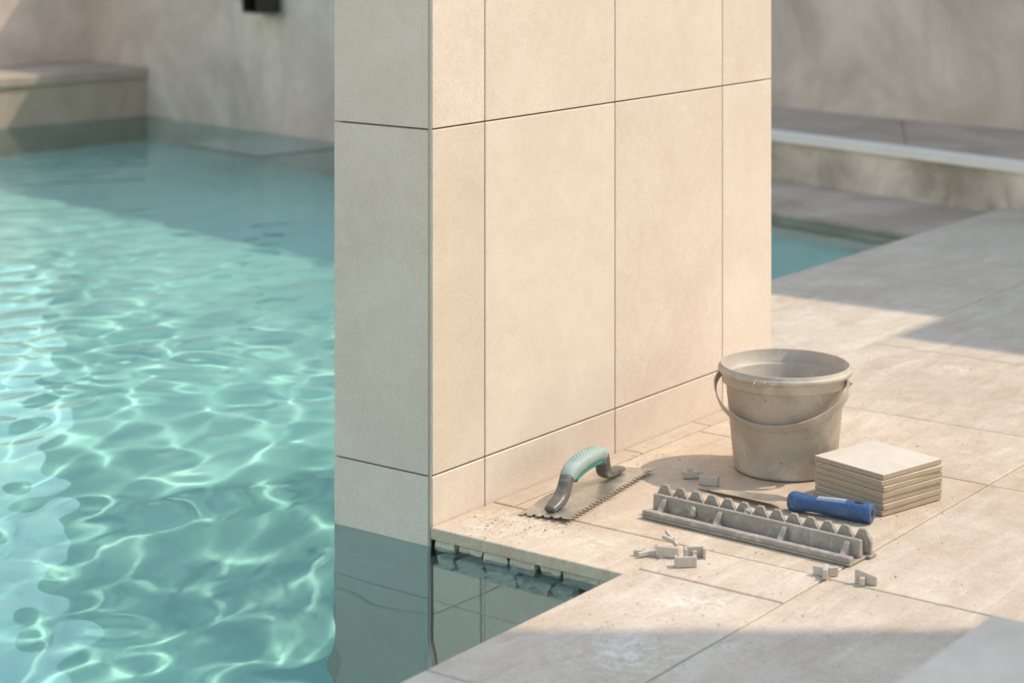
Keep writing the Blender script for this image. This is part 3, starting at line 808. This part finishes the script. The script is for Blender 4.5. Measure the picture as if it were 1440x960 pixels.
bm.faces.new(a); bm.faces.new(b[::-1])
for i in range(len(g_)): bm.faces.new((a[i], b[i], b[(i+1) % len(g_)], a[(i+1) % len(g_)]))
bmesh.ops.bevel(bm, geom=list(bm.edges), offset=0.0009, segments=1, affect='EDGES')
bmesh.ops.recalc_face_normals(bm, faces=bm.faces)
me_g = bpy.data.meshes.new('gusset'); bm.to_mesh(me_g); bm.free(); me_g.materials.append(M['rail'])
for t in (0.065, 0.345, 0.655, 0.945): link('gusset', me_g, None, rl, (RL*t, 0, 0))
box('rear_foot', -0.012, RL+0.006, 0.0502, 0.0720, 0, 0.0044, M['rail'], rl, bev=0.0010)
NTH = 13; pitch = (RL + 0.014)/NTH
bm = bmesh.new()
tp_ = [(-pitch*0.47, 0.0046), (pitch*0.47, 0.0046), (pitch*0.485, 0.0235), (pitch*0.43, 0.0255), (pitch*0.17, 0.0405), (-pitch*0.17, 0.0405), (-pitch*0.43, 0.0255), (-pitch*0.485, 0.0235)]
a = [bm.verts.new((x, 0.0570, z)) for x, z in tp_]; b = [bm.verts.new((x, 0.0635, z)) for x, z in tp_]
bm.faces.new(a); bm.faces.new(b[::-1]); n_ = len(tp_)
for i in range(n_): bm.faces.new((a[i], b[i], b[(i+1) % n_], a[(i+1) % n_]))
bmesh.ops.bevel(bm, geom=list(bm.edges), offset=0.0008, segments=1, affect='EDGES')
bmesh.ops.recalc_face_normals(bm, faces=bm.faces)
me_t = bpy.data.meshes.new('tooth'); bm.to_mesh(me_t); bm.free(); me_t.materials.append(M['rail'])
for i in range(NTH): link('tooth', me_t, None, rl, (-0.010 + pitch*(i+0.5), 0, 0))
bm = bmesh.new(); rs = random.Random(8)
for i in range(70):
    x = rs.uniform(0.01, RL-.01); y, z = rs.choice(((0.007, 0.0125), (0.036, 0.0315), (0.020, 0.0046), (0.024, 0.0046), (0.060, 0.0046)))
    s_ = rs.uniform(0.0004, 0.0017)
    bmesh.ops.create_icosphere(bm, subdivisions=1, radius=s_, matrix=Matrix.Translation((x, y + rs.uniform(-.004, .004), z)) @ Matrix.Diagonal((rs.uniform(1, 2.2), 1, 0.5, 1)))
for c, s_ in (((RL*.215, .027, .016), .0055), ((RL*.218, .026, .022), .0045), ((RL*.43, .0560, .028), .0045), ((RL*.36, .020, .008), .003)):
    bmesh.ops.create_icosphere(bm, subdivisions=2, radius=s_, matrix=Matrix.Translation(c) @ Matrix.Diagonal((1, .7, 1.2, 1)))
for v in bm.verts: v.co += mnoise.noise_vector(v.co*400)*0.0006
o = from_bm('mortar_bits', bm, M['clip'], rl); o['kind'] = 'stuff'

# ------------------------------------------------------------------ loose spacer clips
def clip_mesh(kind):
    bm = bmesh.new()
    if kind == 'channel':
        bm_box(bm, -.014, .014, -.0016, .0016, 0, .0135, bev=.0006)
        bm_box(bm, -.014, -.0105, .0017, .0105, 0, .0130, bev=.0006); bm_box(bm, .0105, .014, .0017, .0105, 0, .0130, bev=.0006)
        bm_box(bm, -.003, .003, .0017, .0065, 0.001, .0085, bev=.0005)
    elif kind == 'cross':
        bm_box(bm, -.0035, .0035, -.013, .011, 0, .0125, bev=.0008)
        for s, an in ((1, 25), (-1, -20)):
            b2 = bmesh.new(); bm_box(b2, .0036, .0165, -.0024, .0024, 0, .0115, bev=.0006)
            b2.transform(Matrix.Rotation(R(an if s > 0 else 180+an), 4, 'Z')); m_ = bpy.data.meshes.new('tmp'); b2.to_mesh(m_); b2.free(); bm.from_mesh(m_); bpy.data.meshes.remove(m_)
        bm_box(bm, -.0012, .0012, -.006, .003, .0126, .0130)
    elif kind == 'plate':
        pts = [(-.014, 0), (.014, 0), (.014, .010), (-.009, .0165), (-.014, .0165)]
        a = [bm.verts.new((x, -.0017, z)) for x, z in pts]; b = [bm.verts.new((x, .0017, z)) for x, z in pts]
        bm.faces.new(a); bm.faces.new(b[::-1])
        for i in range(5): bm.faces.new((a[i], b[i], b[(i+1) % 5], a[(i+1) % 5]))
        bm_box(bm, -.0065, -.0005, -.011, -.0018, 0, .0095, bev=.0008)
        bm_box(bm, .004, .0075, .0018, .009, 0, .0085, bev=.0006)
    elif kind == 'fork':
        for an, ln in ((0, .021), (38, .017), (-48, .012), (180, .009)):
            b2 = bmesh.new(); bm_box(b2, .000, ln, -.0021, .0021, 0, .0062, bev=.0007)
            b2.transform(Matrix.Rotation(R(an), 4, 'Z')); m_ = bpy.data.meshes.new('tmp'); b2.to_mesh(m_); b2.free(); bm.from_mesh(m_); bpy.data.meshes.remove(m_)
    elif kind == 'block':
        bm_box(bm, -.0125, .0125, -.0055, .0045, 0, .0105, bev=.0009)
        bm_box(bm, -.006, .001, -.0035, .0025, .0106, .0155, bev=.0008)
        bm_box(bm, .0127, .0185, -.0015, .0035, .002, .0085, bev=.0006)
    bmesh.ops.recalc_face_normals(bm, faces=bm.faces)
    me = bpy.data.meshes.new('spacer_clip'); bm.to_mesh(me); bm.free(); me.materials.append(M['clip']); return me
CM = {k: clip_mesh(k) for k in ('channel', 'cross', 'plate', 'fork', 'block')}
cview = math.atan2(-CA, SA)                              # heading of the camera's right-hand direction
def clip(kind, px, py, deg, label, tiltx=0.0, tilty=0.0, z=0.0012):
    p = G(px, py)
    o = link('spacer_clip', CM[kind], None, None, (p.x, p.y, z), (R(tiltx), R(tilty), cview + R(deg)))
    o.scale = (1.15, 1.15, 1.15)
    tag(o, label, 'spacer clip', 'loose spacer clips on the deck')
clip('block', 972, 672, 10, 'grey block spacer clip in the bucket shadow, farther from the knife tip')
clip('channel', 996, 683, -24, 'notched grey spacer clip by the tip of the putty knife blade')
clip('fork', 913, 781, 172, 'low broken spacer clip at the pool side of its little heap')
clip('channel', 938, 784, -16, 'pale channel spacer clip in the middle of the little heap', 0, 0)
clip('fork', 947, 770, 118, 'forked spacer clip propped up behind the little heap', 0, -24, 0.007)
clip('channel', 965, 798, 6, 'bracket spacer clip lying in front of the little heap')
clip('channel', 976, 783, 186, 'square-cut spacer clip at the back corner of the little heap')
clip('cross', 1161, 811, -12, 'cross shaped spacer clip on the tile joint below the notched rail')
clip('plate', 1218, 821, -24, 'upright plate spacer clip with a stub foot, apart on bare tile')

# ------------------------------------------------------------------ crumbs of mortar trodden over the deck
bm = bmesh.new(); rs = random.Random(4)
def crumb(px, py, s_, h=0.001):
    p = G(px, py)
    if p.y > -0.004 and p.x < 1.13: return
    if p.x < 0.0 and p.y > NOTCH: return
    mtx = Matrix.Translation((p.x, p.y, h + s_*0.25)) @ Matrix.Rotation(rs.uniform(0, 6.28), 4, 'Z') @ Matrix.Diagonal((rs.uniform(.8, 1.7), rs.uniform(.6, 1.1), rs.uniform(.4, .8), 1))
    bmesh.ops.create_icosphere(bm, subdivisions=1, radius=s_, matrix=mtx)
for (cx_, cy_, sx, sy, n_, s0, s1) in ((730, 745, 45, 9, 48, .0005, .0018), (800, 742, 25, 5, 40, .0004, .0012), (905, 650, 30, 12, 26, .0005, .0014), (1280, 722, 45, 10, 34, .0005, .0013),
                                      (1060, 790, 130, 22, 70, .0004, .0013), (950, 790, 40, 16, 30, .0004, .0012), (1130, 660, 90, 25, 40, .0004, .0014), (1000, 870, 160, 40, 60, .0004, .0013),
                                      (1330, 600, 90, 60, 60, .0004, .0014), (1300, 780, 90, 40, 50, .0004, .0013), (860, 690, 50, 30, 30, .0004, .001), (1010, 650, 60, 18, 30, .0004, .0014), (1250, 540, 120, 40, 40, .0005, .0015)):
    for _ in range(n_): crumb(rs.gauss(cx_, sx), rs.gauss(cy_, sy), rs.uniform(s0, s1)*rs.uniform(.5, 1.0))
for v in bm.verts: v.co += mnoise.noise_vector(v.co*900)*0.0003
tag(from_bm('mortar_crumbs', bm, M['crumb']), 'small dark mortar crumbs strewn over the deck tiles', 'crumbs', kind='stuff')
bm = bmesh.new()
for (cx_, cy_, sx, sy, n_, s0, s1) in ((690, 738, 45, 8, 60, .0005, .0016), (1020, 840, 140, 40, 60, .0004, .0016), (850, 890, 80, 30, 40, .0005, .002), (1180, 850, 120, 40, 30, .0005, .002), (1100, 700, 120, 40, 40, .0004, .0013)):
    for _ in range(n_): crumb(rs.gauss(cx_, sx), rs.gauss(cy_, sy), rs.uniform(s0, s1)*rs.uniform(.5, 1.0))
for v in bm.verts: v.co += mnoise.noise_vector(v.co*900)*0.0003
tag(from_bm('pale_grit', bm, M['clip']), 'pale grit and adhesive flakes strewn over the deck', 'grit', kind='stuff')
